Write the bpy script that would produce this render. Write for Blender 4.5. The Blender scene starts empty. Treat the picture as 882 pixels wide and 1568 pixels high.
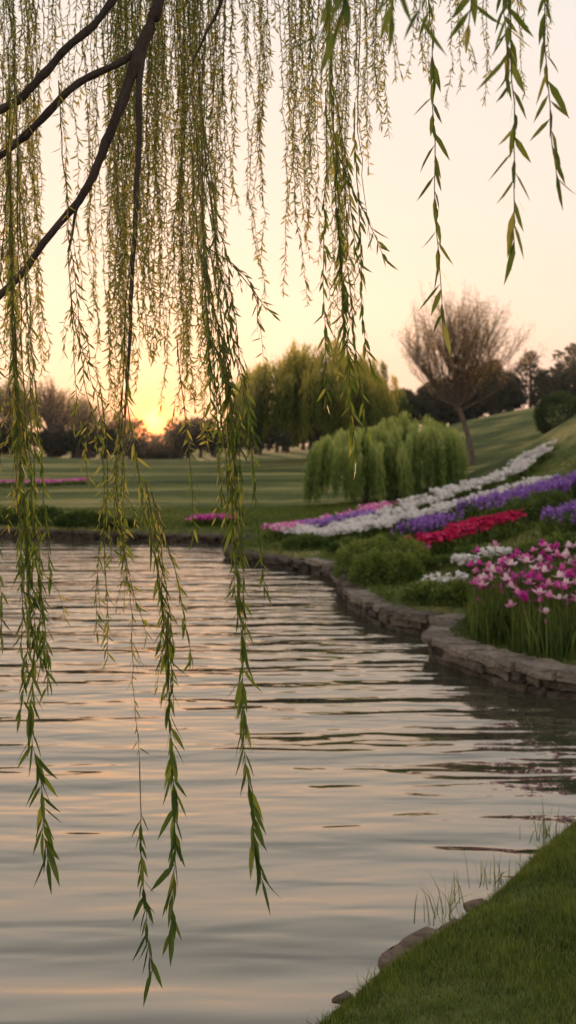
import bpy, bmesh, math, random
import numpy as np
from mathutils import Vector, noise as mnoise
rng=np.random.default_rng(7); random.seed(7)
scene=bpy.context.scene
scene.view_settings.view_transform='Standard'
scene.view_settings.look='None'
scene.view_settings.exposure=0

# ------------------------------------------------------------------ helpers
class MB:
    def __init__(s): s.v=[];s.t=[];s.loops=[];s.sizes=[];s.m=[];s.n=0
    def add(s,V,F,T=0.5,mat=0):
        V=np.asarray(V,float).reshape(-1,3);F=np.asarray(F,int)
        if len(V)==0 or len(F)==0:return
        s.v.append(V);s.t.append(np.broadcast_to(np.asarray(T,float),(len(V),)).copy())
        s.loops.append((F+s.n).ravel());s.sizes.append(np.full(len(F),F.shape[1]));s.m.append(np.full(len(F),mat));s.n+=len(V)
    def obj(s,name,mats,parent=None,smooth=False):
        me=bpy.data.meshes.new(name)
        V=np.concatenate(s.v);L=np.concatenate(s.loops);S=np.concatenate(s.sizes);M=np.concatenate(s.m);T=np.concatenate(s.t)
        me.vertices.add(len(V));me.vertices.foreach_set('co',V.ravel())
        me.loops.add(len(L));me.loops.foreach_set('vertex_index',L.astype(np.int32))
        me.polygons.add(len(S));st=np.concatenate([[0],np.cumsum(S)[:-1]])
        me.polygons.foreach_set('loop_start',st.astype(np.int32))
        me.polygons.foreach_set('loop_total',S.astype(np.int32))
        me.polygons.foreach_set('material_index',M.astype(np.int32))
        me.polygons.foreach_set('use_smooth',np.full(len(S),smooth))
        a=me.attributes.new('tint','FLOAT','POINT');a.data.foreach_set('value',T)
        me.update();me.validate()
        for m in mats: me.materials.append(m)
        o=bpy.data.objects.new(name,me);scene.collection.objects.link(o)
        if parent is not None:o.parent=parent
        return o
def empty(name,loc=(0,0,0)):
    e=bpy.data.objects.new(name,None);scene.collection.objects.link(e);e.empty_display_size=.2;return e
def nrm(a): return a/np.maximum(np.linalg.norm(a,axis=-1,keepdims=True),1e-9)
def rand_perp(D):
    R=rng.normal(size=D.shape);return nrm(np.cross(D,R))
def leaves(mb,P,D,L,W,bend,T,mat=0,S=None):
    n=len(P)
    if n==0:return
    D=nrm(D);S=rand_perp(D) if S is None else S;N=np.cross(D,S)
    L=np.broadcast_to(L,(n,))[:,None];W=np.broadcast_to(W,(n,))[:,None];B=np.broadcast_to(bend,(n,))[:,None]*L
    v=np.stack([P,P+.3*L*D+.5*W*S+N*B*.1,P+.3*L*D-.5*W*S+N*B*.1,P+.66*L*D+.4*W*S+N*B*.45,P+.66*L*D-.4*W*S+N*B*.45,P+L*D+N*B],1)
    f=np.array([[0,1,2],[1,3,4],[1,4,2],[3,5,4]])
    F=(f[None]+np.arange(n)[:,None,None]*6).reshape(-1,3)
    mb.add(v.reshape(-1,3),F,np.repeat(np.broadcast_to(T,(n,)),6),mat)
def rhomb(mb,P,D,L,W,T,mat=0,S=None):
    n=len(P)
    if n==0:return
    D=nrm(D);S=rand_perp(D) if S is None else S
    L=np.broadcast_to(L,(n,))[:,None];W=np.broadcast_to(W,(n,))[:,None]
    v=np.stack([P,P+.45*L*D+.5*W*S,P+L*D,P+.45*L*D-.5*W*S],1)
    F=np.arange(n*4).reshape(n,4)
    mb.add(v.reshape(-1,3),F,np.repeat(np.broadcast_to(T,(n,)),4),mat)
def blades(mb,P,H,W,lean,T,mat=0,curve=.5):
    n=len(P)
    if n==0:return
    H=np.broadcast_to(H,(n,))[:,None];W=np.broadcast_to(W,(n,))[:,None]
    a=rng.uniform(0,2*np.pi,n);d=np.stack([np.cos(a),np.sin(a),0*a],1)
    b=rng.uniform(0,2*np.pi,n);s=np.stack([np.cos(b),np.sin(b),0*a],1)
    ln=(np.abs(rng.normal(0,1,n))*lean)[:,None];up=np.array([[0,0,1.]])
    m=P+up*H*.55+d*H*ln*.35;t=P+up*H*(1-.25*np.minimum(ln,1.5)*curve)+d*H*ln
    v=np.stack([P-s*W*.5,P+s*W*.5,m-s*W*.42,m+s*W*.42,t],1)
    f=np.array([[0,1,3],[0,3,2],[2,3,4]])
    F=(f[None]+np.arange(n)[:,None,None]*5).reshape(-1,3)
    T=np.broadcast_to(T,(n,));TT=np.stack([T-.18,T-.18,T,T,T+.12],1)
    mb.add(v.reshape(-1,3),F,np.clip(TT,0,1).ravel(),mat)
def tube(mb,P,R,sides=6,T=.5,mat=0):
    P=np.asarray(P,float);n=len(P);R=np.broadcast_to(R,(n,))
    t=nrm(np.gradient(P,axis=0));ref=np.array([.31,.2,.93]) if abs(t[0][2])<.9 else np.array([1.,.1,0])
    a=nrm(np.cross(t,ref));b=np.cross(t,a)
    ang=np.arange(sides)*2*np.pi/sides
    V=P[:,None]+R[:,None,None]*(a[:,None]*np.cos(ang)[None,:,None]+b[:,None]*np.sin(ang)[None,:,None])
    i=np.arange(n-1)[:,None]*sides;j=np.arange(sides)[None];k=(j+1)%sides
    F=np.stack([i+j,i+k,i+sides+k,i+sides+j],-1).reshape(-1,4)
    mb.add(V.reshape(-1,3),F,T,mat)
def catmull(C,n):
    C=np.asarray(C,float);m=len(C)
    if m<3:
        return C[0]+(C[-1]-C[0])*np.linspace(0,1,n)[:,None]
    E=np.vstack([2*C[0]-C[1],C,2*C[-1]-C[-2]])
    t=np.linspace(0,m-1-1e-6,n);i=t.astype(int);f=(t-i)[:,None]
    p0,p1,p2,p3=E[i],E[i+1],E[i+2],E[i+3]
    return .5*((2*p1)+(-p0+p2)*f+(2*p0-5*p1+4*p2-p3)*f**2+(-p0+3*p1-3*p2+p3)*f**3)
def resample(P,step):
    d=np.concatenate([[0],np.cumsum(np.linalg.norm(np.diff(P,axis=0),axis=1))]);n=max(3,int(d[-1]/step)+1)
    s=np.linspace(0,d[-1],n);return np.stack([np.interp(s,d,P[:,k]) for k in range(3)],1),d[-1]

# ------------------------------------------------------------------ materials
def newmat(name):
    m=bpy.data.materials.new(name);m.use_nodes=True;nt=m.node_tree;nt.nodes.clear()
    out=nt.nodes.new('ShaderNodeOutputMaterial');return m,nt,out
def ramp(nt,stops):
    r=nt.nodes.new('ShaderNodeValToRGB');e=r.color_ramp.elements
    e[0].position=stops[0][0];e[0].color=(*stops[0][1],1);e[1].position=stops[-1][0];e[1].color=(*stops[-1][1],1)
    for p,c in stops[1:-1]:
        x=e.new(p);x.color=(*c,1)
    return r
def leafmat(name,stops,transl=.45,rough=.6,spec=.2,tcol=(1.25,1.15,.6)):
    m,nt,out=newmat(name);N=nt.nodes.new;Lk=nt.links.new
    a=N('ShaderNodeAttribute');a.attribute_name='tint'
    r=ramp(nt,stops);Lk(a.outputs['Fac'],r.inputs[0])
    p=N('ShaderNodeBsdfPrincipled');p.inputs['Roughness'].default_value=rough;p.inputs['Specular IOR Level'].default_value=spec
    Lk(r.outputs[0],p.inputs['Base Color'])
    t=N('ShaderNodeBsdfTranslucent');mx=N('ShaderNodeVectorMath');mx.operation='MULTIPLY';mx.inputs[1].default_value=tcol
    Lk(r.outputs[0],mx.inputs[0]);Lk(mx.outputs[0],t.inputs['Color'])
    mix=N('ShaderNodeMixShader');mix.inputs[0].default_value=transl
    Lk(p.outputs[0],mix.inputs[1]);Lk(t.outputs[0],mix.inputs[2]);Lk(mix.outputs[0],out.inputs[0]);return m
def noisemat(name,stops,scale=3,rough=.9,bump=.3,bscale=20,spec=.3,stretch=(1,1,1),tintmix=0.0):
    m,nt,out=newmat(name);N=nt.nodes.new;Lk=nt.links.new
    tc=N('ShaderNodeTexCoord');mp=N('ShaderNodeMapping');mp.inputs['Scale'].default_value=stretch
    Lk(tc.outputs['Object'],mp.inputs[0])
    n=N('ShaderNodeTexNoise');n.inputs['Scale'].default_value=scale;n.inputs['Detail'].default_value=8;n.inputs['Roughness'].default_value=.65
    Lk(mp.outputs[0],n.inputs['Vector']);r=ramp(nt,stops)
    if tintmix>0:
        a=N('ShaderNodeAttribute');a.attribute_name='tint';mi=N('ShaderNodeMix');mi.data_type='FLOAT';mi.inputs[0].default_value=tintmix
        Lk(n.outputs['Fac'],mi.inputs[2]);Lk(a.outputs['Fac'],mi.inputs[3]);Lk(mi.outputs[0],r.inputs[0])
    else: Lk(n.outputs['Fac'],r.inputs[0])
    p=N('ShaderNodeBsdfPrincipled');p.inputs['Roughness'].default_value=rough;p.inputs['Specular IOR Level'].default_value=spec
    Lk(r.outputs[0],p.inputs['Base Color'])
    n2=N('ShaderNodeTexNoise');n2.inputs['Scale'].default_value=bscale;n2.inputs['Detail'].default_value=6
    Lk(mp.outputs[0],n2.inputs['Vector']);b=N('ShaderNodeBump');b.inputs['Strength'].default_value=bump;b.inputs['Distance'].default_value=.05
    Lk(n2.outputs['Fac'],b.inputs['Height']);Lk(b.outputs[0],p.inputs['Normal']);Lk(p.outputs[0],out.inputs[0]);return m

M_willow=leafmat('willow_leaf',[(0,(.045,.09,.022)),(.4,(.125,.18,.048)),(.7,(.29,.29,.10)),(1,(.50,.40,.16))],.5)
M_bgwillow=leafmat('far_willow_leaf',[(0,(.035,.065,.018)),(.5,(.15,.20,.05)),(1,(.58,.50,.14))],.5)
M_young=leafmat('pale_willow_leaf',[(0,(.06,.11,.028)),(.5,(.22,.31,.095)),(1,(.48,.54,.20))],.4)
M_dark=leafmat('dark_leaf',[(0,(.014,.023,.014)),(.5,(.035,.046,.025)),(1,(.10,.10,.05))],.2)
M_topiary=leafmat('clipped_dark_leaf',[(0,(.015,.035,.014)),(.5,(.045,.075,.028)),(1,(.12,.16,.06))],.2)
M_shrub=leafmat('shrub_leaf',[(0,(.028,.058,.015)),(.5,(.105,.16,.04)),(1,(.27,.32,.08))],.3)
M_grass=leafmat('grass_blade',[(0,(.028,.055,.011)),(.5,(.13,.185,.036)),(1,(.31,.34,.085))],.35)
M_straw=leafmat('bare_twig_tint',[(0,(.14,.09,.055)),(.5,(.38,.26,.16)),(1,(.70,.50,.30))],.45)
M_bark=noisemat('bark',[(.3,(.03,.022,.02)),(.7,(.10,.075,.065))],14,.9,.8,40,stretch=(1,1,.25))
M_twig=noisemat('twig',[(.3,(.08,.06,.03)),(.7,(.17,.13,.06))],30,.9,.1)
M_stone=noisemat('edging_stone',[(.25,(.045,.035,.03)),(.5,(.16,.13,.10)),(.75,(.38,.315,.255))],7,.85,1.0,22,tintmix=.4)
M_rock=noisemat('bank_rock',[(.3,(.08,.06,.045)),(.7,(.32,.22,.17))],7,.8,.7,20)
def petal(name,stops,tr=.3): return leafmat(name,stops,tr,.6,.2,(1,1,1))
M_white=petal('white_petal',[(0,(.70,.65,.63)),(1,(.89,.86,.83))])
M_purple=petal('purple_petal',[(0,(.15,.05,.30)),(.6,(.34,.15,.54)),(1,(.56,.34,.74))])
M_red=petal('crimson_petal',[(0,(.38,.005,.05)),(.6,(.70,.02,.13)),(1,(.84,.12,.30))])
M_pink=petal('pink_petal',[(0,(.60,.04,.38)),(.4,(.83,.17,.54)),(.7,(.90,.48,.66)),(1,(.91,.80,.80))])

def lawn():
    m,nt,out=newmat('lawn');N=nt.nodes.new;Lk=nt.links.new
    tc=N('ShaderNodeTexCoord')
    def noi(sc,vec=None,det=6):
        n=N('ShaderNodeTexNoise');n.inputs['Scale'].default_value=sc;n.inputs['Detail'].default_value=det;n.inputs['Roughness'].default_value=.65
        Lk(vec if vec else tc.outputs['Object'],n.inputs['Vector']);return n
    mp=N('ShaderNodeMapping');mp.inputs['Scale'].default_value=(.10,.42,1);mp.inputs['Rotation'].default_value=(0,0,.2);Lk(tc.outputs['Object'],mp.inputs[0])
    big=noi(.9,mp.outputs[0],5);fine=noi(9,None,8);fr=noi(60,None,4)
    r1=ramp(nt,[(.36,(.055,.08,.028)),(.5,(.15,.18,.062)),(.64,(.40,.35,.145))]);Lk(big.outputs['Fac'],r1.inputs[0])
    r2=ramp(nt,[(.3,(.45,.45,.45)),(.7,(1.35,1.3,1.2))]);Lk(fine.outputs['Fac'],r2.inputs[0])
    mu=N('ShaderNodeMix');mu.data_type='RGBA';mu.blend_type='MULTIPLY';mu.inputs[0].default_value=.8
    Lk(r1.outputs[0],mu.inputs[6]);Lk(r2.outputs[0],mu.inputs[7])
    p=N('ShaderNodeBsdfPrincipled');p.inputs['Roughness'].default_value=.95;p.inputs['Specular IOR Level'].default_value=.1
    Lk(mu.outputs[2],p.inputs['Base Color'])
    b=N('ShaderNodeBump');b.inputs['Strength'].default_value=.6;b.inputs['Distance'].default_value=.04
    Lk(fr.outputs['Fac'],b.inputs['Height']);Lk(b.outputs[0],p.inputs['Normal']);Lk(p.outputs[0],out.inputs[0]);return m
M_lawn=lawn()

def water():
    m,nt,out=newmat('pond_water');N=nt.nodes.new;Lk=nt.links.new
    tc=N('ShaderNodeTexCoord')
    def wv(scale,rot,ns,det,rough=.5,dist=0.):
        mp=N('ShaderNodeMapping');mp.inputs['Scale'].default_value=scale;mp.inputs['Rotation'].default_value=(0,0,rot);Lk(tc.outputs['Object'],mp.inputs[0])
        n=N('ShaderNodeTexNoise');n.inputs['Scale'].default_value=ns;n.inputs['Detail'].default_value=det;n.inputs['Roughness'].default_value=rough;n.inputs['Distortion'].default_value=dist
        Lk(mp.outputs[0],n.inputs['Vector']);return n
    a=wv((.34,1.9,1),.14,1.0,0.0,.4,.35)
    c=wv((.75,2.7,1),-.24,1.6,1.0,.45,.3)
    d=wv((1.0,2.6,1),.12,3.0,1.5,.5,.3)
    geo=N('ShaderNodeSeparateXYZ');Lk(tc.outputs['Object'],geo.inputs[0])
    def mrange(lo,hi,y0=4.5,y1=13):
        mr=N('ShaderNodeMapRange');mr.inputs[1].default_value=y0;mr.inputs[2].default_value=y1;mr.inputs[3].default_value=lo;mr.inputs[4].default_value=hi;Lk(geo.outputs['Y'],mr.inputs[0]);return mr
    s1=N('ShaderNodeMath');s1.operation='MULTIPLY_ADD';Lk(mrange(.30,.60).outputs[0],s1.inputs[1]);Lk(c.outputs['Fac'],s1.inputs[0]);Lk(a.outputs['Fac'],s1.inputs[2])
    s2=N('ShaderNodeMath');s2.operation='MULTIPLY_ADD';Lk(mrange(.02,.20).outputs[0],s2.inputs[1]);Lk(d.outputs['Fac'],s2.inputs[0]);Lk(s1.outputs[0],s2.inputs[2])
    b=N('ShaderNodeBump');b.inputs['Strength'].default_value=1;b.inputs['Distance'].default_value=.056
    Lk(s2.outputs[0],b.inputs['Height'])
    p=N('ShaderNodeBsdfPrincipled');p.inputs['Base Color'].default_value=(.05,.052,.032,1);p.inputs['Roughness'].default_value=.02
    p.inputs['IOR'].default_value=2.25;p.inputs['Specular IOR Level'].default_value=.85;p.inputs['Specular Tint'].default_value=(1,.96,.87,1)
    Lk(b.outputs[0],p.inputs['Normal']);Lk(p.outputs[0],out.inputs[0]);return m
M_water=water()

# ------------------------------------------------------------------ world / sun
AZ=math.radians(-6.9);EL=math.radians(1.6)
sd_=Vector((math.sin(AZ)*math.cos(EL),math.cos(AZ)*math.cos(EL),math.sin(EL)))
w=bpy.data.worlds.new('World');scene.world=w;w.use_nodes=True;nt=w.node_tree;nt.nodes.clear();N=nt.nodes.new;Lk=nt.links.new
wo=N('ShaderNodeOutputWorld');bg=N('ShaderNodeBackground');bg.inputs['Strength'].default_value=.1;Lk(bg.outputs[0],wo.inputs[0])
sky=N('ShaderNodeTexSky');sky.sky_type='NISHITA';sky.sun_disc=False;sky.sun_elevation=EL;sky.sun_rotation=AZ;sky.dust_density=2.0
tc=N('ShaderNodeTexCoord');sx=N('ShaderNodeSeparateXYZ');Lk(tc.outputs['Generated'],sx.inputs[0])
g=ramp(nt,[(0,(.87,.54,.43)),(.05,(.91,.62,.51)),(.11,(.94,.71,.60)),(.20,(.96,.80,.71)),(.36,(.91,.84,.78)),(.46,(.74,.70,.66)),(.60,(.52,.50,.49)),(1,(.46,.47,.49))])
Lk(sx.outputs['Z'],g.inputs[0])
dot=N('ShaderNodeVectorMath');dot.operation='DOT_PRODUCT';dot.inputs[1].default_value=sd_
nn=N('ShaderNodeVectorMath');nn.operation='NORMALIZE';Lk(tc.outputs['Generated'],nn.inputs[0]);Lk(nn.outputs[0],dot.inputs[0])
def lobe(pw,col):
    mx=N('ShaderNodeMath');mx.operation='MAXIMUM';mx.inputs[1].default_value=0;Lk(dot.outputs['Value'],mx.inputs[0])
    q=N('ShaderNodeMath');q.operation='POWER';q.inputs[1].default_value=pw;Lk(mx.outputs[0],q.inputs[0])
    s=N('ShaderNodeVectorMath');s.operation='SCALE';s.inputs[0].default_value=col;Lk(q.outputs[0],s.inputs['Scale']);return s
def addv(a,b):
    s=N('ShaderNodeVectorMath');s.operation='ADD';Lk(a,s.inputs[0]);Lk(b,s.inputs[1]);return s.outputs[0]
acc=addv(g.outputs[0],lobe(16,(.12,.01,-.08)).outputs[0])
acc=addv(acc,lobe(350,(.30,.03,-.10)).outputs[0])
acc=addv(acc,lobe(4000,(2.2,.06,-.16)).outputs[0])
acc=addv(acc,lobe(24000,(12,2.6,.3)).outputs[0])
sc=N('ShaderNodeVectorMath');sc.operation='SCALE';sc.inputs['Scale'].default_value=10.2;Lk(acc,sc.inputs[0])
sn=N('ShaderNodeVectorMath');sn.operation='SCALE';sn.inputs['Scale'].default_value=.03;Lk(sky.outputs[0],sn.inputs[0])
Lk(addv(sc.outputs[0],sn.outputs[0]),bg.inputs['Color'])
sl=bpy.data.lights.new('sun','SUN');sl.energy=5.0;sl.angle=math.radians(.6);sl.color=(1,.60,.30)
so=bpy.data.objects.new('sun',sl);so.rotation_euler=sd_.to_track_quat('Z','Y').to_euler();so.location=(-6,50,12);scene.collection.objects.link(so)

# evening mist over the far park
bm=bmesh.new();bmesh.ops.create_cube(bm,size=1);me=bpy.data.meshes.new('mist');bm.to_mesh(me);bm.free()
mo=bpy.data.objects.new('mist',me);mo.scale=(400,150,30);mo.location=(0,115,12);scene.collection.objects.link(mo)
m,nt,out=newmat('mist');vs=nt.nodes.new('ShaderNodeVolumeScatter');vs.inputs['Color'].default_value=(1,.93,.84,1);vs.inputs['Density'].default_value=.0012;vs.inputs['Anisotropy'].default_value=.6
nt.links.new(vs.outputs[0],out.inputs['Volume']);me.materials.append(m)

# ------------------------------------------------------------------ camera
cam=bpy.data.cameras.new('camera');co=bpy.data.objects.new('camera',cam);scene.collection.objects.link(co);scene.camera=co
co.location=(0,0,2.2);co.rotation_euler=(math.radians(90),0,0)
cam.lens=39.03;cam.sensor_width=36;cam.shift_y=-.06;cam.clip_end=6000;cam.clip_start=.05
cam.dof.use_dof=True;cam.dof.focus_distance=3.2;cam.dof.aperture_fstop=4.5

# ------------------------------------------------------------------ terrain
CP=np.array([(0.3,3.5,.3),(1.2,4.5,.3),(2,5.5,.32),(2.5,4,.5),(0,0,.6),(-3,3,.45),(-3,-5,.9),(3,-5,.9),(3.5,7,.4),(6,8.5,.5),(-8,3,.6),(-20,5,.8),(-30,15,.8),(12,5,1.5),
(2,11.5,.24),(3,11,.3),(5,11,.75),(1.5,14.5,.28),(2.2,15,.42),(3,15,.52),(2.3,18.2,.45),(3.7,19,.72),(5,20,1.0),(3.96,22.5,.78),(5.9,22.8,1.3),(6.5,24,1.4),(4.3,17,.9),(4.5,14,.85),(8,17,1.8),
(1,19,.27),(1.5,17,.32),(-.1,22.3,.3),(1.57,22.5,.42),(2.9,23.5,.65),(4.4,25,.92),(6.2,27,1.25),(1.7,24,.48),(3.2,26,.82),(4.6,28,1.15),(6.2,30,1.5),(6.9,32,2.1),(8.7,32.5,3.4),(12,33,5.0),(7.8,38,1.6),(10.5,42,2.3),(8.3,50,1.5),(16,48,3.8),(14,28,4.6),
(-1,22.8,.28),(-1,25.5,.28),(-4,28,.3),(-7,30,.32),(-5,35,.6),(-5,41,.95),(-8,60,1.5),(0,32,.5),(0,41,.95),(1,60,1.75),(-15,60,1.5),(3,32,.75),
(6.5,70,2.3),(10,70,3.8),(18,70,5.4),(-8,80,1.4),(0,100,2.2),(-12,100,1.3),(-30,100,2.4),(-24,70,2.3),(40,100,5.5),(-12,31,.35),(-25,32,.5),(-30,60,1.9),(0,250,2.2),(-200,250,2.2),(200,250,6),(20,20,4.5),(60,40,7)])
Cc=1.5
def ker(a,b): return np.sqrt(((a[:,None]-b[None])**2).sum(-1)+Cc*Cc)
A=ker(CP[:,:2],CP[:,:2]);n_=len(CP)
AA=np.zeros((n_+1,n_+1));AA[:n_,:n_]=A-np.eye(n_)*.10;AA[:n_,n_]=1;AA[n_,:n_]=1
sol=np.linalg.solve(AA,np.concatenate([CP[:,2],[0]]))
def land(x,y):
    x=np.asarray(x,float).ravel();y=np.asarray(y,float).ravel();out=np.empty(len(x))
    for i in range(0,len(x),40000):
        q=np.stack([x[i:i+40000],y[i:i+40000]],1);out[i:i+40000]=ker(q,CP[:,:2])@sol[:n_]+sol[n_]
    r=np.hypot(x,y);wt=np.clip((r-150)/150,0,1)
    return np.clip(out,.2,8)*(1-wt)+2.0*wt
PP=[(-9,6),(-5,6.2),(-3.6,5.2),(-2.4,3.6),(-1.2,3.0),(-.3,3.4),(.1,4.15),(.43,4.65),(.77,5.05),(.97,5.34),(1.32,5.94),(1.67,6.43),(2.4,7.2),(3.6,7.9),(5.2,8.3),(5.6,9.0),(4.2,9.4),(3.3,9.5),(2.52,9.7),(2.13,10.1),(1.74,10.8),(1.52,11.4),(1.50,12.0),(1.68,12.6),(1.95,13.0),(1.26,13.45),(.9,14.7),(.76,16.3),(.76,17.6),(.8,19.2),(0,20.5),(-.78,21.7),(-1.42,22.6),(-1.2,23.6),(-.6,24.8),(-1.5,26.3),(-2.8,26.6),(-4,27),(-5.2,27.6),(-7.3,28.3),(-12,29),(-20,28),(-26,22),(-22,12),(-15,8)]
PG=np.array(PP,float)
for _ in range(2):
    nx=np.roll(PG,-1,0);PG=np.stack([.75*PG+.25*nx,.25*PG+.75*nx],1).reshape(-1,2)
def sdist(x,y):  # + on land, - in the pond
    x=np.asarray(x,float).ravel();y=np.asarray(y,float).ravel();d=np.full(len(x),1e9);ins=np.zeros(len(x),bool)
    for a,b in zip(PG,np.roll(PG,-1,0)):
        e=b-a;t=np.clip(((x-a[0])*e[0]+(y-a[1])*e[1])/(e@e),0,1)
        d=np.minimum(d,np.hypot(x-a[0]-t*e[0],y-a[1]-t*e[1]))
        if a[1]!=b[1]:
            c=((a[1]>y)!=(b[1]>y))&(x<(b[0]-a[0])*(y-a[1])/(b[1]-a[1])+a[0]);ins^=c
    return np.where(ins,-d,d)
def ground(x,y,sd=None):
    x=np.asarray(x,float).ravel();y=np.asarray(y,float).ravel()
    if sd is None: sd=sdist(x,y)
    l=land(x,y)
    nat=np.where(sd<0,np.maximum(-.6,sd*1.3),l*(1-np.exp(-np.maximum(sd,0)/.16)))
    wl=np.where(sd<.12,-.6,np.where(sd>.2,l,-.6+(l+.6)*(sd-.12)/.08))
    ww=((y>9.0)&(x>-13)&(x<5.0))
    return np.where(ww,wl,nat)
def axis(lo,hi,st,far):
    a=list(np.arange(lo,hi,st));s=st;v=hi
    while v<far: a.append(v);s*=1.22;v+=s
    a.append(far);s=st*1.22;v=lo-s;b=[]
    while v>-far: b.append(v);s*=1.22;v-=s
    b.append(-far);return np.array(b[::-1]+a)
xs=axis(-10,9,.11,2500);ys=axis(2.4,30,.11,2500)
X,Y=np.meshgrid(xs,ys);Z=ground(X,Y)
xf,yf=X.ravel(),Y.ravel()
Z=Z+.012*np.sin(xf*3.1+yf*1.7)*np.sin(yf*2.3-xf)*(Z>.1)
nx_=len(xs);ny_=len(ys);i=np.arange(ny_-1)[:,None]*nx_+np.arange(nx_-1)[None]
F=np.stack([i,i+1,i+1+nx_,i+nx_],-1).reshape(-1,4)
mb=MB();mb.add(np.stack([xf,yf,Z],1),F);mb.obj('ground',[M_lawn],smooth=True)
mb=MB();mb.add([(-30,2,0),(7,2,0),(7,31,0),(-30,31,0)],[[0,1,2,3]]);mb.obj('water',[M_water])

# ------------------------------------------------------------------ stone edging
def block_template():
    bm=bmesh.new();bmesh.ops.create_cube(bm,size=1)
    bmesh.ops.subdivide_edges(bm,edges=bm.edges[:],cuts=2,use_grid_fill=True)
    for v in bm.verts:
        c=v.co;m=sorted([abs(c.x),abs(c.y),abs(c.z)])
        if m[1]>.49: v.co=c*.955
    bmesh.ops.triangulate(bm,faces=bm.faces[:])
    bm.verts.ensure_lookup_table();V=np.array([v.co[:] for v in bm.verts]);Fc=np.array([[v.index for v in f.verts] for f in bm.faces]);bm.free();return V,Fc
BV,BF=block_template()
sel=[k for k,p in enumerate(PG) if p[1]>8.7 and p[0]>-13 ]
sel=[k for k in sel if not (PG[k][0]<-10 and PG[k][1]<20)]
path=PG[sel];d=np.concatenate([[0],np.cumsum(np.linalg.norm(np.diff(path,axis=0),axis=1))])
mb=MB()
def course(z0,z1,lmin,lmax,depth,off,dark):
    s=0
    while s<d[-1]:
        L=random.uniform(lmin,lmax);c=s+L/2;s+=L+.012
        if c>d[-1]:break
        p=np.array([np.interp(c,d,path[:,0]),np.interp(c,d,path[:,1])]);q=np.array([np.interp(c+.06,d,path[:,0]),np.interp(c+.06,d,path[:,1])])
        t=q-p;t/=max(np.linalg.norm(t),1e-6);nr=np.array([t[1],-t[0]])
        far=p[1]>20
        zz1=z1*(.8 if far else 1);zz0=z0*(.8 if far and z0>0 else 1)
        h=zz1-zz0+random.uniform(-.018,.018);dp=depth*random.uniform(.85,1.15)
        V=BV*np.array([L,dp,h])+rng.normal(0,.009,BV.shape)
        V[:,1]+=.02*np.sin(V[:,0]*9+s*3)
        ang=random.uniform(-.08,.08);ca,sa=math.cos(ang),math.sin(ang);V=np.stack([V[:,0]*ca-V[:,1]*sa,V[:,0]*sa+V[:,1]*ca,V[:,2]+V[:,0]*random.uniform(-.05,.05)],1)
        o=off+random.uniform(-.03,.03)
        W=np.stack([p[0]+V[:,0]*t[0]+(V[:,1]+o)*nr[0],p[1]+V[:,0]*t[1]+(V[:,1]+o)*nr[1],(zz0+zz1)/2+V[:,2]],1)
        mb.add(W,BF,random.uniform(dark[0],dark[1])*(.35 if far else 1))
k=len(path)//3;t=path[k+1]-path[k];nr=np.array([t[1],-t[0]]);nr/=np.linalg.norm(nr)
sg=1 if sdist([path[k][0]+nr[0]*.1],[path[k][1]+nr[1]*.1])[0]>0 else -1
course(-.2,.07,.18,.5,.30,sg*.19,(.0,.2))
course(.07,.165,.14,.42,.30,sg*.18,(.0,.5))
course(.165,.25,.22,.6,.38,sg*.17,(.3,.9))
mb.obj('stone_edging',[M_stone],smooth=False)

mb=MB()
for (x,y,s) in [(.47,4.78,.10),(.61,4.91,.14),(.76,5.06,.09),(.91,5.31,.07),(.22,4.42,.05)]:
    bm=bmesh.new();bmesh.ops.create_icosphere(bm,subdivisions=3,radius=1)
    V=np.array([v.co[:] for v in bm.verts]);Fc=np.array([[v.index for v in f.verts] for f in bm.faces]);bm.free()
    o=Vector((x*7,y*5,s*90));nz=np.array([mnoise.noise(Vector(v)*1.1+o)+.4*mnoise.noise(Vector(v)*3+o) for v in V])
    V=V*(1+.45*nz)[:,None]*np.array([1.35,.8,.42])*s;V=np.clip(V,-s*1.2,s*.32)
    a=random.uniform(.3,.9);V=np.stack([x+.01+V[:,0]*math.cos(a)-V[:,1]*math.sin(a),y-.01+V[:,0]*math.sin(a)+V[:,1]*math.cos(a),V[:,2]+.03],1)
    mb.add(V,Fc)
mb.obj('bank_rocks',[M_rock],smooth=True)

# ------------------------------------------------------------------ grass
def scatter(n,x0,x1,y0,y1,smin=.02,smax=99):
    x=rng.uniform(x0,x1,n);y=rng.uniform(y0,y1,n);s=sdist(x,y);k=(s>smin)&(s<smax);x,y,s=x[k],y[k],s[k]
    return np.stack([x,y,ground(x,y,s)],1),s
mb=MB()
P,s=scatter(230000,-.4,2.9,2.7,7.2,.04)
cl=np.array([mnoise.noise(Vector((p[0]*2.5,p[1]*2.5,0)))+.5*mnoise.noise(Vector((p[0]*9,p[1]*9,4))) for p in P])
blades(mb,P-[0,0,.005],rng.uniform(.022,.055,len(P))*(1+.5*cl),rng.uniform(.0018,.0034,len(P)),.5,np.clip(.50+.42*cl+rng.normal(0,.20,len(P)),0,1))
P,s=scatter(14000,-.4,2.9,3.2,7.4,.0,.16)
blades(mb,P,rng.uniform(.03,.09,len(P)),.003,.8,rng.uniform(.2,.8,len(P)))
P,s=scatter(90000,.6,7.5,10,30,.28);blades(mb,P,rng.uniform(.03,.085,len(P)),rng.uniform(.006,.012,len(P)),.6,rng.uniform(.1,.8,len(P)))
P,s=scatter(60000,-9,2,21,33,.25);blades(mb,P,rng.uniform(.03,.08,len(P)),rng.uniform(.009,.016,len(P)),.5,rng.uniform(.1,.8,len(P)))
P,s=scatter(60000,-9,6,9.5,30,.24,.5);blades(mb,P,rng.uniform(.05,.14,len(P)),.008,.9,rng.uniform(.0,.7,len(P)))
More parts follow.
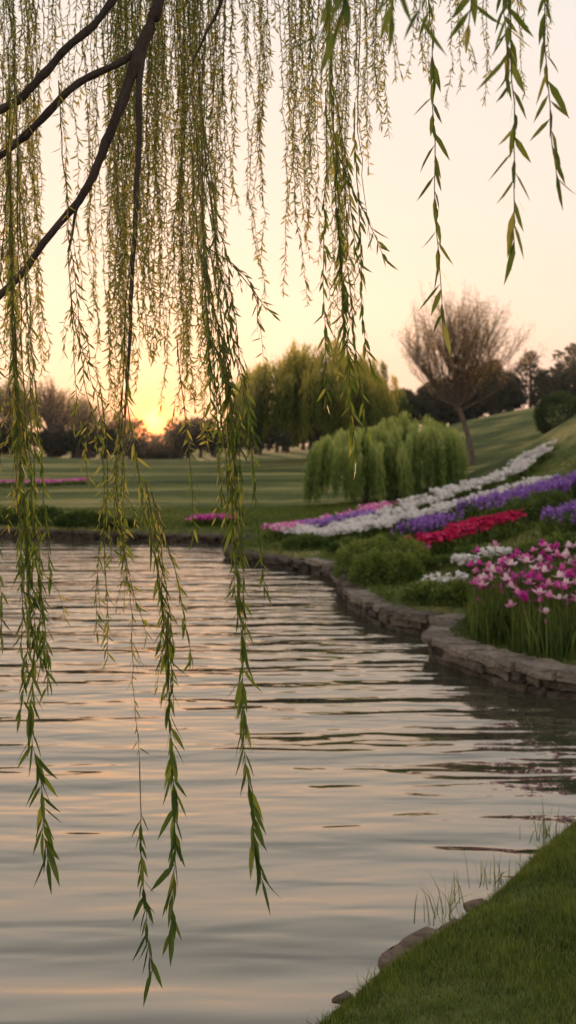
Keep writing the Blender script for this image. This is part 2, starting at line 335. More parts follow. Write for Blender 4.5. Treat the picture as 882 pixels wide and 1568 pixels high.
mb.obj('grass',[M_grass])
mb=MB()
for cx,cy,n in [(.66,5.08,12),(.74,5.15,10),(.98,5.5,12),(1.05,5.55,9),(1.4,6.15,16),(1.47,6.2,10),(.8,5.25,7)]:
    P=np.stack([rng.normal(cx,.035,n),rng.normal(cy,.035,n),np.full(n,.03)],1)
    blades(mb,P,rng.uniform(.10,.22,n),.005,.5,rng.uniform(.3,.9,n))
mb.obj('reed_tufts',[M_grass])

# ------------------------------------------------------------------ foreground willow
wil=empty('weeping_willow_tree')
wood=MB();lf=MB()
def limb(C,r0,r1=None,n=26,sides=9,wob=.006):
    P=catmull(C,n);q=np.linspace(0,1,n)
    R=np.interp(q,np.linspace(0,1,len(r0)),r0) if r1 is None else r0+(r1-r0)*q
    P=P+np.cumsum(rng.normal(0,wob/3,P.shape),0)*(np.minimum(q,1-q)*2)[:,None]
    R=R*(1+.07*np.sin(np.arange(n)*1.9)+.05*rng.normal(size=n));tube(wood,P,R,sides,.5,0);return P
tb=(-3.0,3.4);gz=float(ground([tb[0]],[tb[1]])[0])
limb([(tb[0],tb[1],gz-.2),(tb[0]+.03,tb[1],.9),(tb[0]+.1,tb[1],1.8),(tb[0]+.05,tb[1]+.1,2.8),(tb[0]+.3,tb[1]+.2,3.8)],.36,.17,20,14,.02)
limb([(-2.9,3.4,1.7),(-2.1,3.4,2.0),(-1.35,3.4,2.3),(-.882,3.4,2.68),(-.742,3.4,2.85),(-.632,3.4,2.98),(-.582,3.4,3.08),(-.512,3.4,3.26),(-.452,3.4,3.44),(-.402,3.42,3.58),(-.3,3.6,4.1),(-.1,4,4.6)],[.055,.03,.018,.0115,.0115,.0125,.014,.0155,.018,.018,.014,.012],None,60,9)
limb([(-2.85,3.4,2.5),(-2.0,3.4,2.85),(-1.3,3.4,3.05),(-.882,3.4,3.25),(-.782,3.4,3.33),(-.682,3.4,3.44),(-.552,3.42,3.58),(-.35,3.7,4.1),(0,4.3,4.7)],[.05,.03,.02,.0135,.013,.0125,.012,.011,.01],None,50,9)
limb([(-2.85,3.4,2.3),(-1.8,3.4,2.65),(-1.2,3.4,2.9),(-.882,3.4,3.10),(-.762,3.4,3.19),(-.642,3.4,3.31),(-.512,3.4,3.38),(-.455,3.4,3.43)],[.045,.025,.016,.0125,.012,.0115,.011,.01],None,40,9)
limb([(-.42,3.4,3.52),(-.458,3.4,3.34),(-.466,3.4,3.12),(-.482,3.4,2.92),(-.492,3.4,2.72),(-.492,3.4,2.54),(-.50,3.4,2.3)],.012,.004,30,7)
limb([(-.632,3.4,2.98),(-.648,3.38,2.9),(-.665,3.36,2.8)],.006,.004,8,6)
limb([(-.1,3.4,4.0),(-.2,3.4,3.58),(-.245,3.4,3.48),(-.292,3.4,3.39)],.008,.003,12,6)
limb([(-2.7,3.6,3.7),(-1.8,4.2,4.8),(-.6,4.7,5.1),(.5,4.7,5.0),(1.4,4.6,4.8)],.12,.02,40,8)
limb([(-2.7,3.6,3.7),(-1.6,3.2,4.5),(-.4,3.0,4.6),(.5,2.5,4.1),(.8,2.1,3.7)],.09,.012,40,8)
limb([(-2.7,3.6,3.7),(-3.0,4.6,5.0),(-2.6,5.8,5.4),(-1.4,6.3,5.3)],.10,.02,30,8)
limb([(-2.7,3.6,3.7),(-3.6,2.8,4.8),(-4.2,1.6,5.1)],.10,.02,30,8)
def strand(C,r0=.0017,r1=.0007,sp=.02,L0=.03,L1=.07,wr=.13,t0=0.,tint=(.3,.5),ang=(.35,.75),wob=.006,p=1.,jit=.12,twigs=0.):
    C=np.asarray(C,float);P=catmull(C,max(8,len(C)*7));P,tot=resample(P,.04);n=len(P)
    ww=np.cumsum(rng.normal(0,wob,(n,3)),0);ww*=np.minimum(1,np.arange(n)/6)[:,None]*.5;ww[:,2]*=.2
    ww-=np.linspace(0,1,n)[:,None]*ww[-1]*.7;P=P+ww
    tube(wood,P,np.linspace(r0,r1,n),4,.5,1)
    m=int(tot*(1-t0)/sp)
    if m<2:return
    t=t0+(1-t0)*(np.arange(m)+rng.uniform(-.35,.35,m))/m;t=np.clip(t,0,.999)
    fi=t*(n-1);i=np.minimum(fi.astype(int),n-2);f=(fi-i)[:,None];Q=P[i]*(1-f)+P[i+1]*f
    tg=nrm(P[i+1]-P[i]);ph=np.arange(m)*2.4+rng.normal(0,.5,m)
    rad=np.stack([np.cos(ph),np.sin(ph),0*ph],1);a=rng.uniform(ang[0],ang[1],m)[:,None]
    D=nrm(tg*np.cos(a)+rad*np.sin(a)+rng.normal(0,jit,(m,3)))
    L=(L0+(L1-L0)*t**p)*rng.uniform(.7,1.15,m)
    side=nrm(np.cross(D,rad+rng.normal(0,.5,(m,3))))
    T=np.clip(tint[0]+(tint[1]-tint[0])*t+rng.normal(0,.14,m),0,1)
    leaves(lf,Q,D,L,L*wr*rng.uniform(.8,1.2,m),rng.normal(.04,.16,m),T,0,side)
    if twigs>0:
        for k in range(int(tot*twigs)):
            j=random.randint(1,max(1,int(n*.75)));b=P[min(j,n-1)];a=random.uniform(0,6.28);ln=random.uniform(.05,.16);o=ln*random.uniform(.15,.4)
            strand([b,b+np.array([math.cos(a)*o,math.sin(a)*o,-ln*.4]),b+np.array([math.cos(a)*o*1.4,math.sin(a)*o*1.4,-ln])],r0=.0009,r1=.0005,sp=.012,L0=L0*.8,L1=L0,wr=wr*1.05,tint=(tint[0],tint[0]),ang=(.3,.9),wob=.003,jit=.2)
def key(C,comp,lo=.30,hi=.72,bl=0.,tw=4,**kw):
    C=np.asarray(C,float);strand(C,twigs=tw,**kw)
    P=catmull(C,60)
    for _ in range(comp):
        e=int(60*random.uniform(lo,hi));b=int(bl*60+(e-bl*60)*random.uniform(0,.5));q=P[b:e:6].copy()
        if len(q)<3:continue
        k=np.linspace(0,1,len(q))[:,None];q+=k*np.array([random.gauss(0,.03),random.gauss(0,.06),0])+np.array([random.gauss(0,.016),random.gauss(0,.03),0])
        kk=dict(kw);kk['L1']=kw.get('L0',.03)*1.6;kk['t0']=0;strand(q,twigs=2,**kk)
G=dict(sp=.0138,L0=.032,L1=.100,wr=.155,tint=(.62,.12),p=.9,ang=(.2,.55))
y=3.0
key([(-.74,y,3.3),(-.735,y,2.8),(-.725,y,2.43),(-.69,y,1.92),(-.664,y,1.65),(-.672,y,1.48),(-.651,y,1.3),(-.637,y,1.09)],9,.4,**G)
key([(-.50,3.4,2.5),(-.522,3.4,2.06),(-.482,3.4,1.68),(-.472,3.4,1.48),(-.455,3.4,1.25)],6,.4,sp=.014,L0=.032,L1=.042,wr=.14,tint=(.58,.4),ang=(.3,.8))
strand([(-.455,3.4,1.25),(-.452,3.4,1.12),(-.458,3.4,.98),(-.44,3.4,.75),(-.418,3.4,.60)],sp=.014,L0=.05,L1=.10,wr=.15,t0=.25,tint=(.3,.15),ang=(.2,.6))
key([(-.41,y,2.9),(-.412,y,2.5),(-.405,y,2.28),(-.375,y,2.05),(-.325,y,1.74),(-.316,y,1.47),(-.305,y,1.2),(-.312,y,.89)],9,.60,.82,.38,2,**G)
key([(-.28,y,3.3),(-.249,y,3.05),(-.214,y,2.7),(-.169,y,2.36),(-.143,y,2.08),(-.122,y,1.82),(-.108,y,1.65),(-.099,y,1.38),(-.081,y,1.2),(-.06,y,1.03)],10,.3,**G)
key([(-.19,y,2.55),(-.18,y,2.4),(-.165,y,2.3),(-.145,y,2.1),(-.13,y,1.9)],5,sp=.014,L0=.04,L1=.06,wr=.16,tint=(.5,.3),ang=(.25,.7))
key([(.11,y,3.6),(.131,y,3.15),(.14,y,2.8),(.157,y,2.53),(.175,y,2.32),(.18,y,2.17)],8,.5,.98,.1,sp=.012,L0=.036,L1=.062,wr=.17,tint=(.5,.28),ang=(.2,.6))
strand([(.195,y,3.4),(.201,y,3.07),(.208,y,2.89),(.224,y,2.74)],sp=.012,L0=.02,L1=.025,t0=.93,tint=(.4,.4))
TW=dict(sp=.013,L0=.032,L1=.045,wr=.15,tint=(.55,.4),ang=(.3,.9),twigs=5)
strand([(-.665,3.36,2.8),(-.66,3.36,2.6),(-.64,3.36,2.4),(-.60,3.36,2.1)],**TW)
strand([(-.66,3.36,2.7),(-.64,3.36,2.55),(-.59,3.36,2.4),(-.56,3.36,2.2)],**TW)
strand([(-.56,3.3,2.4),(-.52,3.3,2.1),(-.55,3.3,1.85),(-.57,3.3,1.65)],**TW)
strand([(-.22,y,2.75),(-.12,y,2.68),(-.07,y,2.6),(-.03,y,2.56)],**TW)
strand([(-.15,y,2.7),(-.09,y,2.62),(-.08,y,2.52)],**TW)
strand([(-.62,y,3.2),(-.6,y,2.9),(-.56,y,2.5),(-.5,y,2.2),(-.47,y,1.9)],**TW)
strand([(-.30,y,2.5),(-.28,y,2.3),(-.27,y,2.15),(-.26,y,1.95)],**TW)
# nearer sprays on the right
B=dict(sp=.017,L0=.055,L1=.082,wr=.17,tint=(.2,.3),ang=(.35,.75),r0=.0018,r1=.001)
strand([(.33,2.6,3.7),(.332,2.6,3.12),(.336,2.6,2.87),(.343,2.6,2.64),(.350,2.6,2.475)],t0=.2,**{**B,'sp':.024})
strand([(.42,2.2,3.5),(.432,2.2,2.99),(.437,2.2,2.83),(.445,2.2,2.60)],t0=.2,**{**B,'sp':.019})
strand([(.50,2.2,3.5),(.516,2.2,3.05),(.524,2.2,2.83),(.529,2.2,2.72)],t0=.2,**{**B,'sp':.019})
strand([(.34,2.0,3.3),(.33,2.0,3.05),(.32,2.0,2.93)],t0=.1,**{**B,'sp':.019})
strand([(.39,1.9,3.3),(.385,1.9,3.0),(.38,1.9,2.86)],t0=.1,**{**B,'sp':.022})
strand([(.17,1.7,3.2),(.165,1.7,2.95),(.155,1.7,2.85)],t0=.1,**{**B,'sp':.018})
strand([(.22,1.8,3.2),(.215,1.8,3.0),(.205,1.8,2.88)],t0=.1,**{**B,'sp':.020})
strand([(.10,1.7,3.2),(.09,1.7,2.93),(.07,1.7,2.83)],t0=.1,**{**B,'sp':.02})
strand([(.05,1.8,3.1),(.07,1.8,2.93),(.05,1.8,2.86)],t0=.1,**{**B,'sp':.022})
strand([(.46,2.4,3.6),(.47,2.4,3.2),(.47,2.4,3.0)],t0=.1,**{**B,'sp':.02})
# curtain of fine strands
CL=[(-1.16,.05,2.25,28),(-1.05,.03,2.5,10),(-.94,.05,3.6,6),(-.84,.02,2.6,4),(-.74,.03,2.3,18),(-.66,.025,2.4,20),(-.54,.04,2.56,32),(-.42,.03,2.35,24),(-.32,.03,2.2,19),(-.23,.03,3.3,6),(-.14,.014,2.8,8),(-.07,.03,3.6,5),(.02,.014,2.75,8),(.10,.03,3.05,14),(.20,.022,2.5,14),(.31,.03,3.5,9),(.40,.03,3.36,10),(.58,.06,3.8,12),(.89,.13,3.85,20),(-.55,.22,3.1,24),(.1,.3,3.8,20)]
for cx,sg_,zb,n in CL:
    for _ in range(n):
        yy=random.uniform(4.1,5.3);x=random.gauss(cx,sg_)*yy/4.6
        f=random.random()**1.6;zt=random.uniform(4.5,4.9);z1=zb+f*min(1.2,(zt-zb)*.6)
        dx=random.gauss(0,.03);C=[(x+dx-.03,yy,zt),(x+dx*.5,yy,zt-.35*(zt-z1)),(x,yy,zt-.7*(zt-z1)),(x+random.gauss(.01,.02),yy,z1)]
        strand(C,r0=.0020,r1=.0009,sp=.0094,L0=.024,L1=.038,wr=.19,tint=(.45,.72),ang=(.3,1.1),wob=.010,jit=.28)
for _ in range(90):
    a=random.choice([(-2.7,4.6,5.1),(-2.0,6,5.3),(-3.9,2.0,5.0),(-2.2,3.9,4.5),(-3.2,5,5)])
    x=a[0]+random.gauss(0,.45);yy=a[1]+random.gauss(0,.45);zt=a[2]
    if x>-.30*yy-.15: continue
    z1=random.uniform(1.2,3.5);strand([(x,yy,zt),(x+.05,yy,zt-1),(x,yy,z1)],r0=.002,r1=.001,sp=.03,L0=.05,L1=.07,wr=.16,tint=(.4,.4))
wood.obj('limbs_and_stems',[M_bark,M_twig],wil,smooth=True)
lf.obj('hanging_leaves',[M_willow],wil)

# ------------------------------------------------------------------ background willows
def bg_willow(name,bx,by,H,R,ns,sp,L,W,mat,squash=1.,low=.12,seed=1,trunk=.22,asp=1.,tb_=.35,cn=26,pw=2.3):
    r_=np.random.default_rng(seed);random.seed(seed)
    bz=float(land([bx],[by])[0]);e=empty(name)
    tr=MB();lv=MB()
    hub=np.array([bx,by,bz+H*.35])
    tube(tr,catmull([(bx,by,bz-.3),(bx+.05*H,by,bz+H*.18),hub],8),np.linspace(trunk,trunk*.7,8),10)
    nb=9
    for k in range(nb):
        a=k*2*np.pi/nb+random.uniform(-.3,.3);rr=R*random.uniform(.45,.8);top=bz+H*random.uniform(.66,.82)
        end=np.array([bx+rr*math.cos(a),by+rr*math.sin(a)*asp,top-.16*H]);mid=(hub+end)/2+np.array([0,0,H*.16])
        tube(tr,catmull([hub,mid,end],10),np.linspace(trunk*.5,trunk*.1,10),7)
    ncl=int(ns/cn);ca=r_.uniform(0,2*np.pi,ncl);cr=np.sqrt(r_.uniform(0.01,1,ncl));ch=r_.uniform(.86,1.04,ncl);cb=r_.uniform(0,1,ncl);cl=r_.uniform(0,1,ncl)
    PP_,TT_=[],[]
    for k in range(ns):
        c=r_.integers(ncl);a=ca[c];rr=cr[c]*R
        x=bx+rr*math.cos(a)+r_.normal(0,R*.045);yy=by+(rr*math.sin(a)+r_.normal(0,R*.045))*asp
        q=min(1,math.hypot(x-bx,(yy-by)/asp)/R)
        zt=bz+H*(1-squash*.42*q**pw)*ch[c]*r_.uniform(.95,1.0)
        zb=bz+H*(low+.28*cb[c]*(1 if q<.9 else .5))+r_.uniform(0,.12*H)
        if q<.5: zb=max(zb,zt-H*r_.uniform(.35,.65))
        m=max(4,int((zt-zb)/sp));t=np.linspace(0,1,m)
        ox=(x-bx)/R*.10*R*np.sin(t*np.pi*.5)
        pts=np.stack([x+ox+r_.normal(0,L*.16,m),yy+r_.normal(0,L*.16,m),zt-(zt-zb)*t],1)
        PP_.append(pts);TT_.append(np.clip(tb_+.6*(cl[c]-.5)+.55*(1-t)**3-.1*t+r_.normal(0,.11,m),0,1))  # strand tops tinted brighter: golden backlight painted into the leaf colour
    P=np.concatenate(PP_);T=np.concatenate(TT_);D=np.stack([r_.normal(0,.18,len(P)),r_.normal(0,.18,len(P)),-np.ones(len(P))],1)
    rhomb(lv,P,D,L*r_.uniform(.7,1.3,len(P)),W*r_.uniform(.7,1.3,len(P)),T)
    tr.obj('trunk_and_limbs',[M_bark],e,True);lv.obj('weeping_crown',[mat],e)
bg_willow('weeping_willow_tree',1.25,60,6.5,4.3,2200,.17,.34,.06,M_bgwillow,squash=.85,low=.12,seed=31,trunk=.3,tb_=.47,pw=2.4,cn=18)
bg_willow('weeping_willow_tree',4.9,68,5.9,2.6,700,.17,.30,.06,M_bgwillow,squash=.9,low=.15,seed=14,trunk=.25)
bg_willow('weeping_willow_tree',2.2,32.5,2.25,1.55,1600,.075,.17,.028,M_young,squash=.6,low=.0,seed=12,trunk=.10,tb_=.52,cn=16)
bg_willow('weeping_willow_tree',3.7,33,2.45,1.4,1400,.075,.17,.028,M_young,squash=.6,low=.0,seed=13,trunk=.10,tb_=.52,cn=16)

# ------------------------------------------------------------------ bare trees
M_barebark=noisemat('grey_brown_bark',[(.3,(.07,.05,.04)),(.7,(.20,.15,.12))],6,.9,.3)
def bare(name,bx,by,H,levels,seed,tr0=.16,nb=(5,4,4,4,3),leafL=.12,parent_mb=None,fz=1,lean=-.03,th_=.25,spm=.95,bl_=.31,trop=.055,nl=14,rr_=.5):
    random.seed(seed);r_=np.random.default_rng(seed)
    bz=float(land([bx],[by])[0]);w_=MB() if parent_mb is None else parent_mb[0];l_=MB() if parent_mb is None else parent_mb[1]
    tips=[]
    def grow(p,dv,ln,r,lv):
        n=6;P=[p];q=p.copy();dd=dv.copy()
        for _ in range(n):
            dd=dd+np.array([random.gauss(0,.05),random.gauss(0,.05),trop]);dd/=np.linalg.norm(dd);q=q+dd*ln/n;P.append(q.copy())
        P=np.array(P);tube(w_,P,np.linspace(r,r*.45,n+1),6 if lv<2 else 3)
        tips.extend(P[3:])
        if lv>=levels:return
        for k in range(nb[lv]):
            f=random.uniform(.3,1) if k else 1.;i=int(f*n);a=random.uniform(0,2*math.pi);sp=random.uniform(.25,.6)
            pr=np.array([math.cos(a),math.sin(a),0.]);nd=dd*math.cos(sp)+pr*math.sin(sp)*.9;nd/=np.linalg.norm(nd)
            grow(P[i],nd,ln*random.uniform(.58,.74),r*rr_,lv+1)
    base=np.array([bx,by,bz-.2]);th=H*th_
    P=catmull([base,(bx+lean*.4*H,by,bz+th*.5),(bx+lean*H,by,bz+th)],8);tube(w_,P,np.linspace(tr0,tr0*.75,8),9)
    s=P[-1]
    for k in range(nl):
        a=k*2.4+random.uniform(-.3,.3);sp=.08+spm*(k%7)/6*random.uniform(.9,1.05)
        dv=np.array([math.cos(a)*math.sin(sp),math.sin(a)*math.sin(sp),math.cos(sp)]);grow(s-np.array([0,0,.3*random.random()]),dv,H*bl_*(1-.12*sp),tr0*.38,1)
    t=np.array(tips);t=t[r_.integers(0,len(t),int(len(t)*fz))]+r_.normal(0,.09,(int(len(t)*fz),3))
    rhomb(l_,t,r_.normal(0,1,t.shape)+[0,0,.8],leafL,leafL*.28,r_.uniform(.2,1,len(t)))
    if parent_mb is None:
        e=empty(name);w_.obj('trunk_and_branches',[M_barebark],e,True);l_.obj('buds',[M_straw],e)
bare('bare_tree',8.4,50,8.7,4,27,tr0=.13,nb=(0,5,5,4,3),fz=1.3,leafL=.11,lean=-.085,th_=.31,spm=1.35,bl_=.29,trop=.06,nl=20,rr_=.52)

# ------------------------------------------------------------------ distant tree masses
def blob(mb,c,rad,n,L,T,mat=0,flat=1.):
    c=np.asarray(c);d_=nrm(rng.normal(size=(n,3)));r=rng.uniform(.55,1.05,n)[:,None]
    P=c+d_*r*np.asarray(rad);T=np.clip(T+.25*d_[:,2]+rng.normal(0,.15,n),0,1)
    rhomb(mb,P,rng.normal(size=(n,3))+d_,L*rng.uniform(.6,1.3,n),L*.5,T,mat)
mw=MB();ml=MB()
def leafy(x,y,H,R,nb=14,n=260,L=.45,T=.4,mat=0):
    z=float(land([x],[y])[0]);tube(mw,catmull([(x,y,z-.3),(x+.1,y,z+H*.3),(x,y,z+H*.6)],6),np.linspace(.22,.08,6),6)
    for _ in range(nb):
        a=random.uniform(0,6.28);r=R*math.sqrt(random.random())*.8;h=random.uniform(.3,.88)
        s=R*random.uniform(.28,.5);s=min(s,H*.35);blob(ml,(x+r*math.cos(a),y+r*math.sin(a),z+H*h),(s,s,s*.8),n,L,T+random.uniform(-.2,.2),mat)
random.seed(5)
for k in range(26):
    x=-14+20*(k+random.random())/26;gap=-13.0<x<-9.0
    leafy(x,random.uniform(84,100),random.uniform(1.0,1.7) if gap else random.uniform(2.4,3.8),random.uniform(1.0,2.2),10,170,.35,.25)
for k in range(18): leafy(random.uniform(6,15),random.uniform(76,84),random.uniform(2.2,4.4),random.uniform(1.0,2.0),10,170,.36,.3)
for k in range(14): leafy(random.uniform(-70,-29),random.uniform(90,105),random.uniform(4,6),random.uniform(2,3.5),12,160,.5,.3)
for k in range(24): leafy(random.uniform(21,70),random.uniform(76,100),random.uniform(3,6),random.uniform(2,3.5),12,160,.5,.3)
for k in range(20): leafy(-27+13.5*(k+random.random())/20,random.uniform(76,90),random.uniform(1.4,2.6),random.uniform(1.0,1.8),8,140,.35,.25)
ee=empty('distant_trees');mw.obj('trunks',[M_bark],ee,True);ml.obj('foliage',[M_dark],ee)
bw,bl=MB(),MB()
for k,(x,y,H) in enumerate([(-21.5,80,6.6),(-19.3,78,6.4),(-16.9,80,6.8),(-23.4,84,6.9),(-15.0,84,5.6),(-27,84,6),(-13.4,88,4.6),(-20.4,86,7.2),(-18.2,88,6.6),(-16.0,86,6.0),(12.0,80,4.6),(13.0,82,4.0)]):
    bare('x',x,y,H,3,40+k,tr0=.2,nb=(0,4,4,4),leafL=.24,parent_mb=(bw,bl),fz=1.4,spm=1.1,rr_=.6)
ee=empty('distant_bare_trees');bw.obj('trunks',[M_barebark],ee,True);bl.obj('buds',[M_straw],ee)
def conifer(x,y,H,R,seed):
    random.seed(seed);z=float(land([x],[y])[0]);e=empty('pine_tree');a_=MB();b_=MB()
    tube(a_,[(x,y,z-.2),(x,y,z+H*.5),(x,y,z+H*.97)],[.14,.09,.02],7)
    P=[];D=[];T=[]
    for k in range(64):
        f=.1+.88*k/64;a=k*2.4+random.uniform(-.4,.4);ln=R*(1-f)**.75*random.uniform(.4,1.25)+.1
        dv=np.array([math.cos(a),math.sin(a),.25]);p0=np.array([x,y,z+H*f]);tube(a_,[p0,p0+dv*ln],[.03,.01],3)
        m=int(12+ln*22)
        for _ in range(m):
            s=random.random()**.7;q=p0+dv*ln*s+np.array([random.gauss(0,.10),random.gauss(0,.10),random.gauss(-.03,.07)])
            P.append(q);D.append(dv+np.array([random.gauss(0,.6),random.gauss(0,.6),random.gauss(.3,.5)]));T.append(random.uniform(.1,.7))
    rhomb(b_,np.array(P),np.array(D),.26,.08,np.array(T));a_.obj('trunk',[M_bark],e,True);b_.obj('needles',[M_dark],e)
for k,(x,y,H,R) in enumerate([(14.2,76,3.9,1.3),(15.6,79,3.3,1.2),(16.6,76,4.2,1.7),(17.9,78,3.0,1.1),(19.3,80,2.4,.9),(21.4,78,4,1.5),(12.6,80,3,1.2),(11.4,78,2.8,1.1)]): conifer(x,y,H,R,60+k)

# ------------------------------------------------------------------ shrubs
def shrub(name,items,L,mat,n=2600,T=.45,full=False):
    m=MB();wd=MB()
    for (x,y,rx,ry,rz) in items:
        z=float(land([x],[y])[0])
        d_=nrm(rng.normal(size=(n,3)))
        if not full:d_[:,2]=np.abs(d_[:,2])
        lump=np.array([mnoise.noise(Vector(v)*2.3+Vector((x,y,0))) for v in d_])
        r=(1+(.08 if full else .22)*lump)*rng.uniform(.62,1.03,n)**.6
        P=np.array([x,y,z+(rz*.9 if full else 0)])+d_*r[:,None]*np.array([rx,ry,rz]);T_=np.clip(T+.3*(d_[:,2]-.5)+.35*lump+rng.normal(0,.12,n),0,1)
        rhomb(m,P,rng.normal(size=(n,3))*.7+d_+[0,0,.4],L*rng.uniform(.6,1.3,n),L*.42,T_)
        for _ in range(6):
            a=random.uniform(0,6.28);tube(wd,[(x,y,z-.05),(x+rx*.3*math.cos(a),y+ry*.3*math.sin(a),z+rz*.4),(x+rx*.6*math.cos(a),y+ry*.6*math.sin(a),z+rz*.7)],[.015,.01,.004],4)
    e=empty(name);m.obj('foliage',[mat],e);wd.obj('stems',[M_bark],e)
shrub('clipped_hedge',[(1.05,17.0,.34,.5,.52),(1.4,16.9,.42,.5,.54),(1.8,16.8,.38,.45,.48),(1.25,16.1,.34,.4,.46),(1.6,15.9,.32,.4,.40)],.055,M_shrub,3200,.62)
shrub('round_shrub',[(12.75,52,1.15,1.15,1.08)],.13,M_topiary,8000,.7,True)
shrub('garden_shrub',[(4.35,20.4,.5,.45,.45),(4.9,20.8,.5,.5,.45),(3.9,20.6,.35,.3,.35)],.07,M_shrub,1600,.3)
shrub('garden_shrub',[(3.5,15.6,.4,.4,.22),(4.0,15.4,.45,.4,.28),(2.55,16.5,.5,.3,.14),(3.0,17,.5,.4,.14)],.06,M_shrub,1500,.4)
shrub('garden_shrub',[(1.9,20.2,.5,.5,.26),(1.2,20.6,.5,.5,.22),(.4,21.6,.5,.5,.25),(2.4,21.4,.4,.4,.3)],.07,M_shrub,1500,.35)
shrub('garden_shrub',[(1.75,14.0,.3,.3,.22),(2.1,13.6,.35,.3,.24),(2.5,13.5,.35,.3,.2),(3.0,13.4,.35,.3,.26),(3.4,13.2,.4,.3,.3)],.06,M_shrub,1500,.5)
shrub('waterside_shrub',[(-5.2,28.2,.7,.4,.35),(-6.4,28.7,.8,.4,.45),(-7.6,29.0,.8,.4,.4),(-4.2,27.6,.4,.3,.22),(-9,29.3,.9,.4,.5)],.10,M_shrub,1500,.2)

# ------------------------------------------------------------------ flowers
def band(path_,w,n):
    P=catmull([(p[0],p[1],0) for p in path_],40);t=rng.uniform(0,38.99,n);i=t.astype(int);f=(t-i)[:,None]
    q=P[i]*(1-f)+P[i+1]*f;tg=nrm(P[i+1]-P[i]);nr=np.stack([-tg[:,1],tg[:,0],0*t],1)
    ew=1+.35*np.sin(t*1.3)+.2*np.sin(t*3.1)
    q=q+nr*(rng.uniform(-.5,.5,n)*w*ew)[:,None];q[:,2]=land(q[:,0],q[:,1]);return q
def blossoms(mb,P,size,T,mat,np_=5):
    n=len(P);up=nrm(rng.normal(0,.5,(n,3))+np.array([0,-.35,1.]));a=rand_perp(up);b=np.cross(up,a)
    for k in range(np_):
        an=k*2*np.pi/np_;D=nrm(a*np.cos(an)+b*np.sin(an)+up*.35);S=nrm(np.cross(up,D))
        rhomb(mb,P,D,size*.55,size*.5,np.clip(T+rng.normal(0,.1,n),0,1),mat,S)
def flower_bed(name,path_,w,nf,nl,h,size,mat,lh=None,spike=False,T=(.2,1),thr=-.28):
    e=empty(name);a_=MB();b_=MB()
    q=band(path_,w*1.15,nl);lh=lh or h
    blades(a_,q,rng.uniform(.5,1.0,nl)*lh,.016,.5,rng.uniform(.1,.8,nl))
    k=nl*2//3;q=band(path_,w*1.1,k);q[:,2]+=rng.uniform(.0,.75,k)*lh;rhomb(a_,q,rng.normal(size=(k,3))+[0,0,.6],.09,.035,rng.uniform(.1,.8,k))
    P=band(path_,w,nf);cl=np.array([mnoise.noise(Vector((p[0]*2.2,p[1]*2.2,3))) for p in P]);P=P[cl>thr];m=len(P)
    P[:,2]+=h*rng.uniform(.75,1.12,m)
    if spike:
        for kk in range(6):
            blossoms(b_,P-[0,0,kk*.028]+rng.normal(0,.008,P.shape),size*(.5+.1*kk),rng.uniform(T[0],T[1],m),0,4)
    else: blossoms(b_,P,size*rng.uniform(.7,1.2,m),rng.uniform(T[0],T[1],m),0,5)
    a_.obj('foliage',[M_shrub],e);b_.obj('blossoms',[mat],e)
flower_bed('white_flower_bed',[(-.1,22.9),(1.68,24),(3.2,26),(4.6,28),(6.2,30),(7,31)],.9,3800,4500,.26,.11,M_white,thr=-.15)
flower_bed('white_flower_bed',[(.4,21.9),(1.57,22.6),(2.9,23.7),(4.4,25),(6.2,27)],.8,3000,3600,.26,.11,M_white,thr=-.15)
flower_bed('lilac_flower_bed',[(-.3,23.2),(.5,23.9),(1.5,25),(2.2,26)],.7,1000,1600,.30,.09,M_pink,T=(.25,.9))
flower_bed('lilac_flower_bed',[(.3,23.3),(1.1,24),(1.8,24.8)],.5,450,500,.32,.09,M_purple,T=(.5,1))
flower_bed('purple_flower_bed',[(3.9,22.4),(4.9,22.8),(5.9,22.9),(7.4,23.2)],1.6,2100,3500,.42,.08,M_purple,spike=True,thr=-.15)
flower_bed('purple_flower_bed',[(2.3,20.6),(2.65,21),(3.0,21.4)],.7,380,900,.40,.075,M_purple,spike=True)
flower_bed('purple_flower_bed',[(4.05,17.1),(4.5,17.1),(5.1,17.0)],1.0,520,1200,.44,.075,M_purple,spike=True,thr=-.1)
flower_bed('crimson_flower_bed',[(2.3,17.9),(2.9,18.5),(3.35,19.0),(3.65,19.5)],.85,1700,2400,.34,.09,M_red,T=(0,.8),thr=-.15)
flower_bed('magenta_flower_bed',[(1.95,17.6),(2.1,17.9),(2.35,18.3)],.3,60,200,.2,.08,M_pink,T=(0,.4))
flower_bed('white_tulip_bed',[(2.3,15.2),(2.7,15.3),(3.05,15.5)],.3,130,500,.28,.095,M_white)
flower_bed('white_tulip_bed',[(1.75,14.5),(2.0,14.3),(2.3,14.1)],.25,70,400,.22,.08,M_white)
flower_bed('pink_flower_bed',[(-2.5,27.8),(-1.9,27.6),(-1.2,27.8)],.4,420,500,.24,.10,M_pink,T=(0,.5))
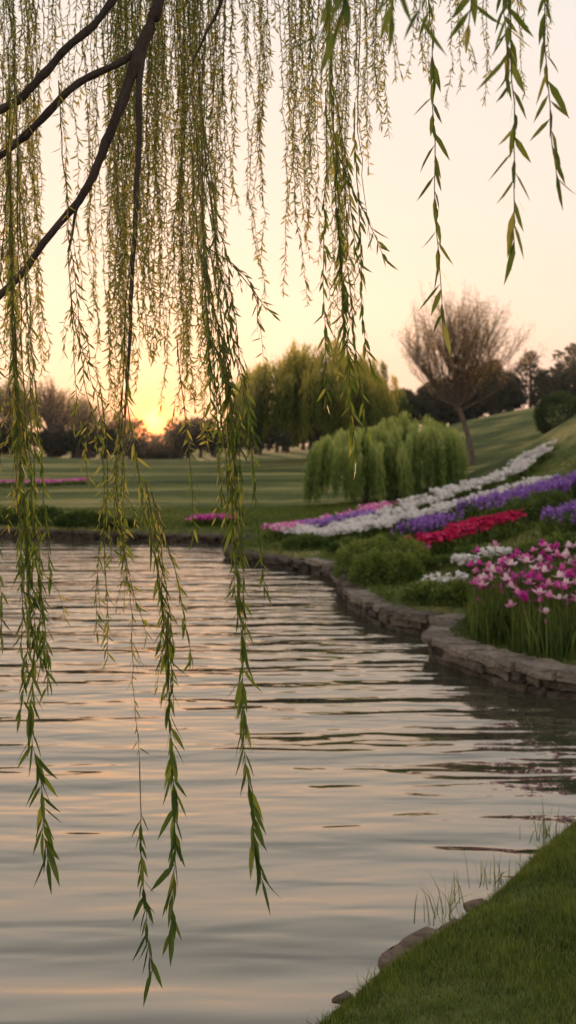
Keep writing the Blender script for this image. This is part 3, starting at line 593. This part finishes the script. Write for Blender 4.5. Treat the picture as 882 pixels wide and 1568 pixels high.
flower_bed('pink_flower_bed',[(-11.5,42),(-9.5,41.5),(-7.6,42)],.7,320,900,.2,.12,M_pink,T=(.1,.7))

# iris bed at the wall corner
e=empty('iris_bed');a_=MB();b_=MB()
n=7000;cx=rng.uniform(1.8,4.2,n);cy=rng.uniform(10.3,12.7,n);s=sdist(cx,cy);k=s>.40;cx,cy=cx[k],cy[k]
cl=np.array([mnoise.noise(Vector((x*3.,y_*3.,1))) for x,y_ in zip(cx,cy)]);k=cl>-.3;cx,cy=cx[k],cy[k]
P=np.stack([cx,cy,land(cx,cy)],1);blades(a_,P,rng.uniform(.22,.60,len(P)),rng.uniform(.012,.024,len(P)),.25,rng.uniform(.25,.9,len(P)))
n=320;cx=rng.uniform(1.75,4.2,n);cy=rng.uniform(10.3,12.7,n);s=sdist(cx,cy);k=s>.42;cx,cy=cx[k],cy[k];m=len(cx)
P=np.stack([cx,cy,land(cx,cy)],1);hh=rng.uniform(.42,.80,m)
lean=rng.normal(0,.06,(m,3));lean[:,2]=0
Tt=P+lean;Tt[:,2]+=hh
for q,t_ in zip(P,Tt): tube(a_,[q,(q+t_)/2+[.005,0,0],t_],[.006,.005,.004],5,.4)
T0=np.clip(rng.uniform(-.1,1.2,m),0,1)
up=nrm(lean+np.array([0,0,1.]))
for ring,(np_,el,sz) in enumerate([(3,1.1,.072),(3,.1,.082),(3,-.5,.062)]):
    a=rand_perp(up);b=np.cross(up,a)
    for k in range(np_):
        an=k*2*np.pi/np_+ring;D=nrm((a*np.cos(an)+b*np.sin(an))*math.cos(el)+up*math.sin(el));S=nrm(np.cross(up,D))
        leaves(b_,Tt+up*.01*ring,D,sz*rng.uniform(.75,1.2,m),sz*.75,rng.uniform(.1,.4,m),np.clip(T0+rng.normal(0,.14,m)-.1*ring,0,1),0,S)
bb=Tt-[0,0,.12]+rng.normal(0,.03,Tt.shape);leaves(b_,bb[::2],np.tile([0,0,1.],(len(bb[::2]),1))+rng.normal(0,.3,(len(bb[::2]),3)),.06,.03,.2,T0[::2]*.5)
a_.obj('leaves_and_stalks',[M_shrub],e);b_.obj('blossoms',[M_pink],e)
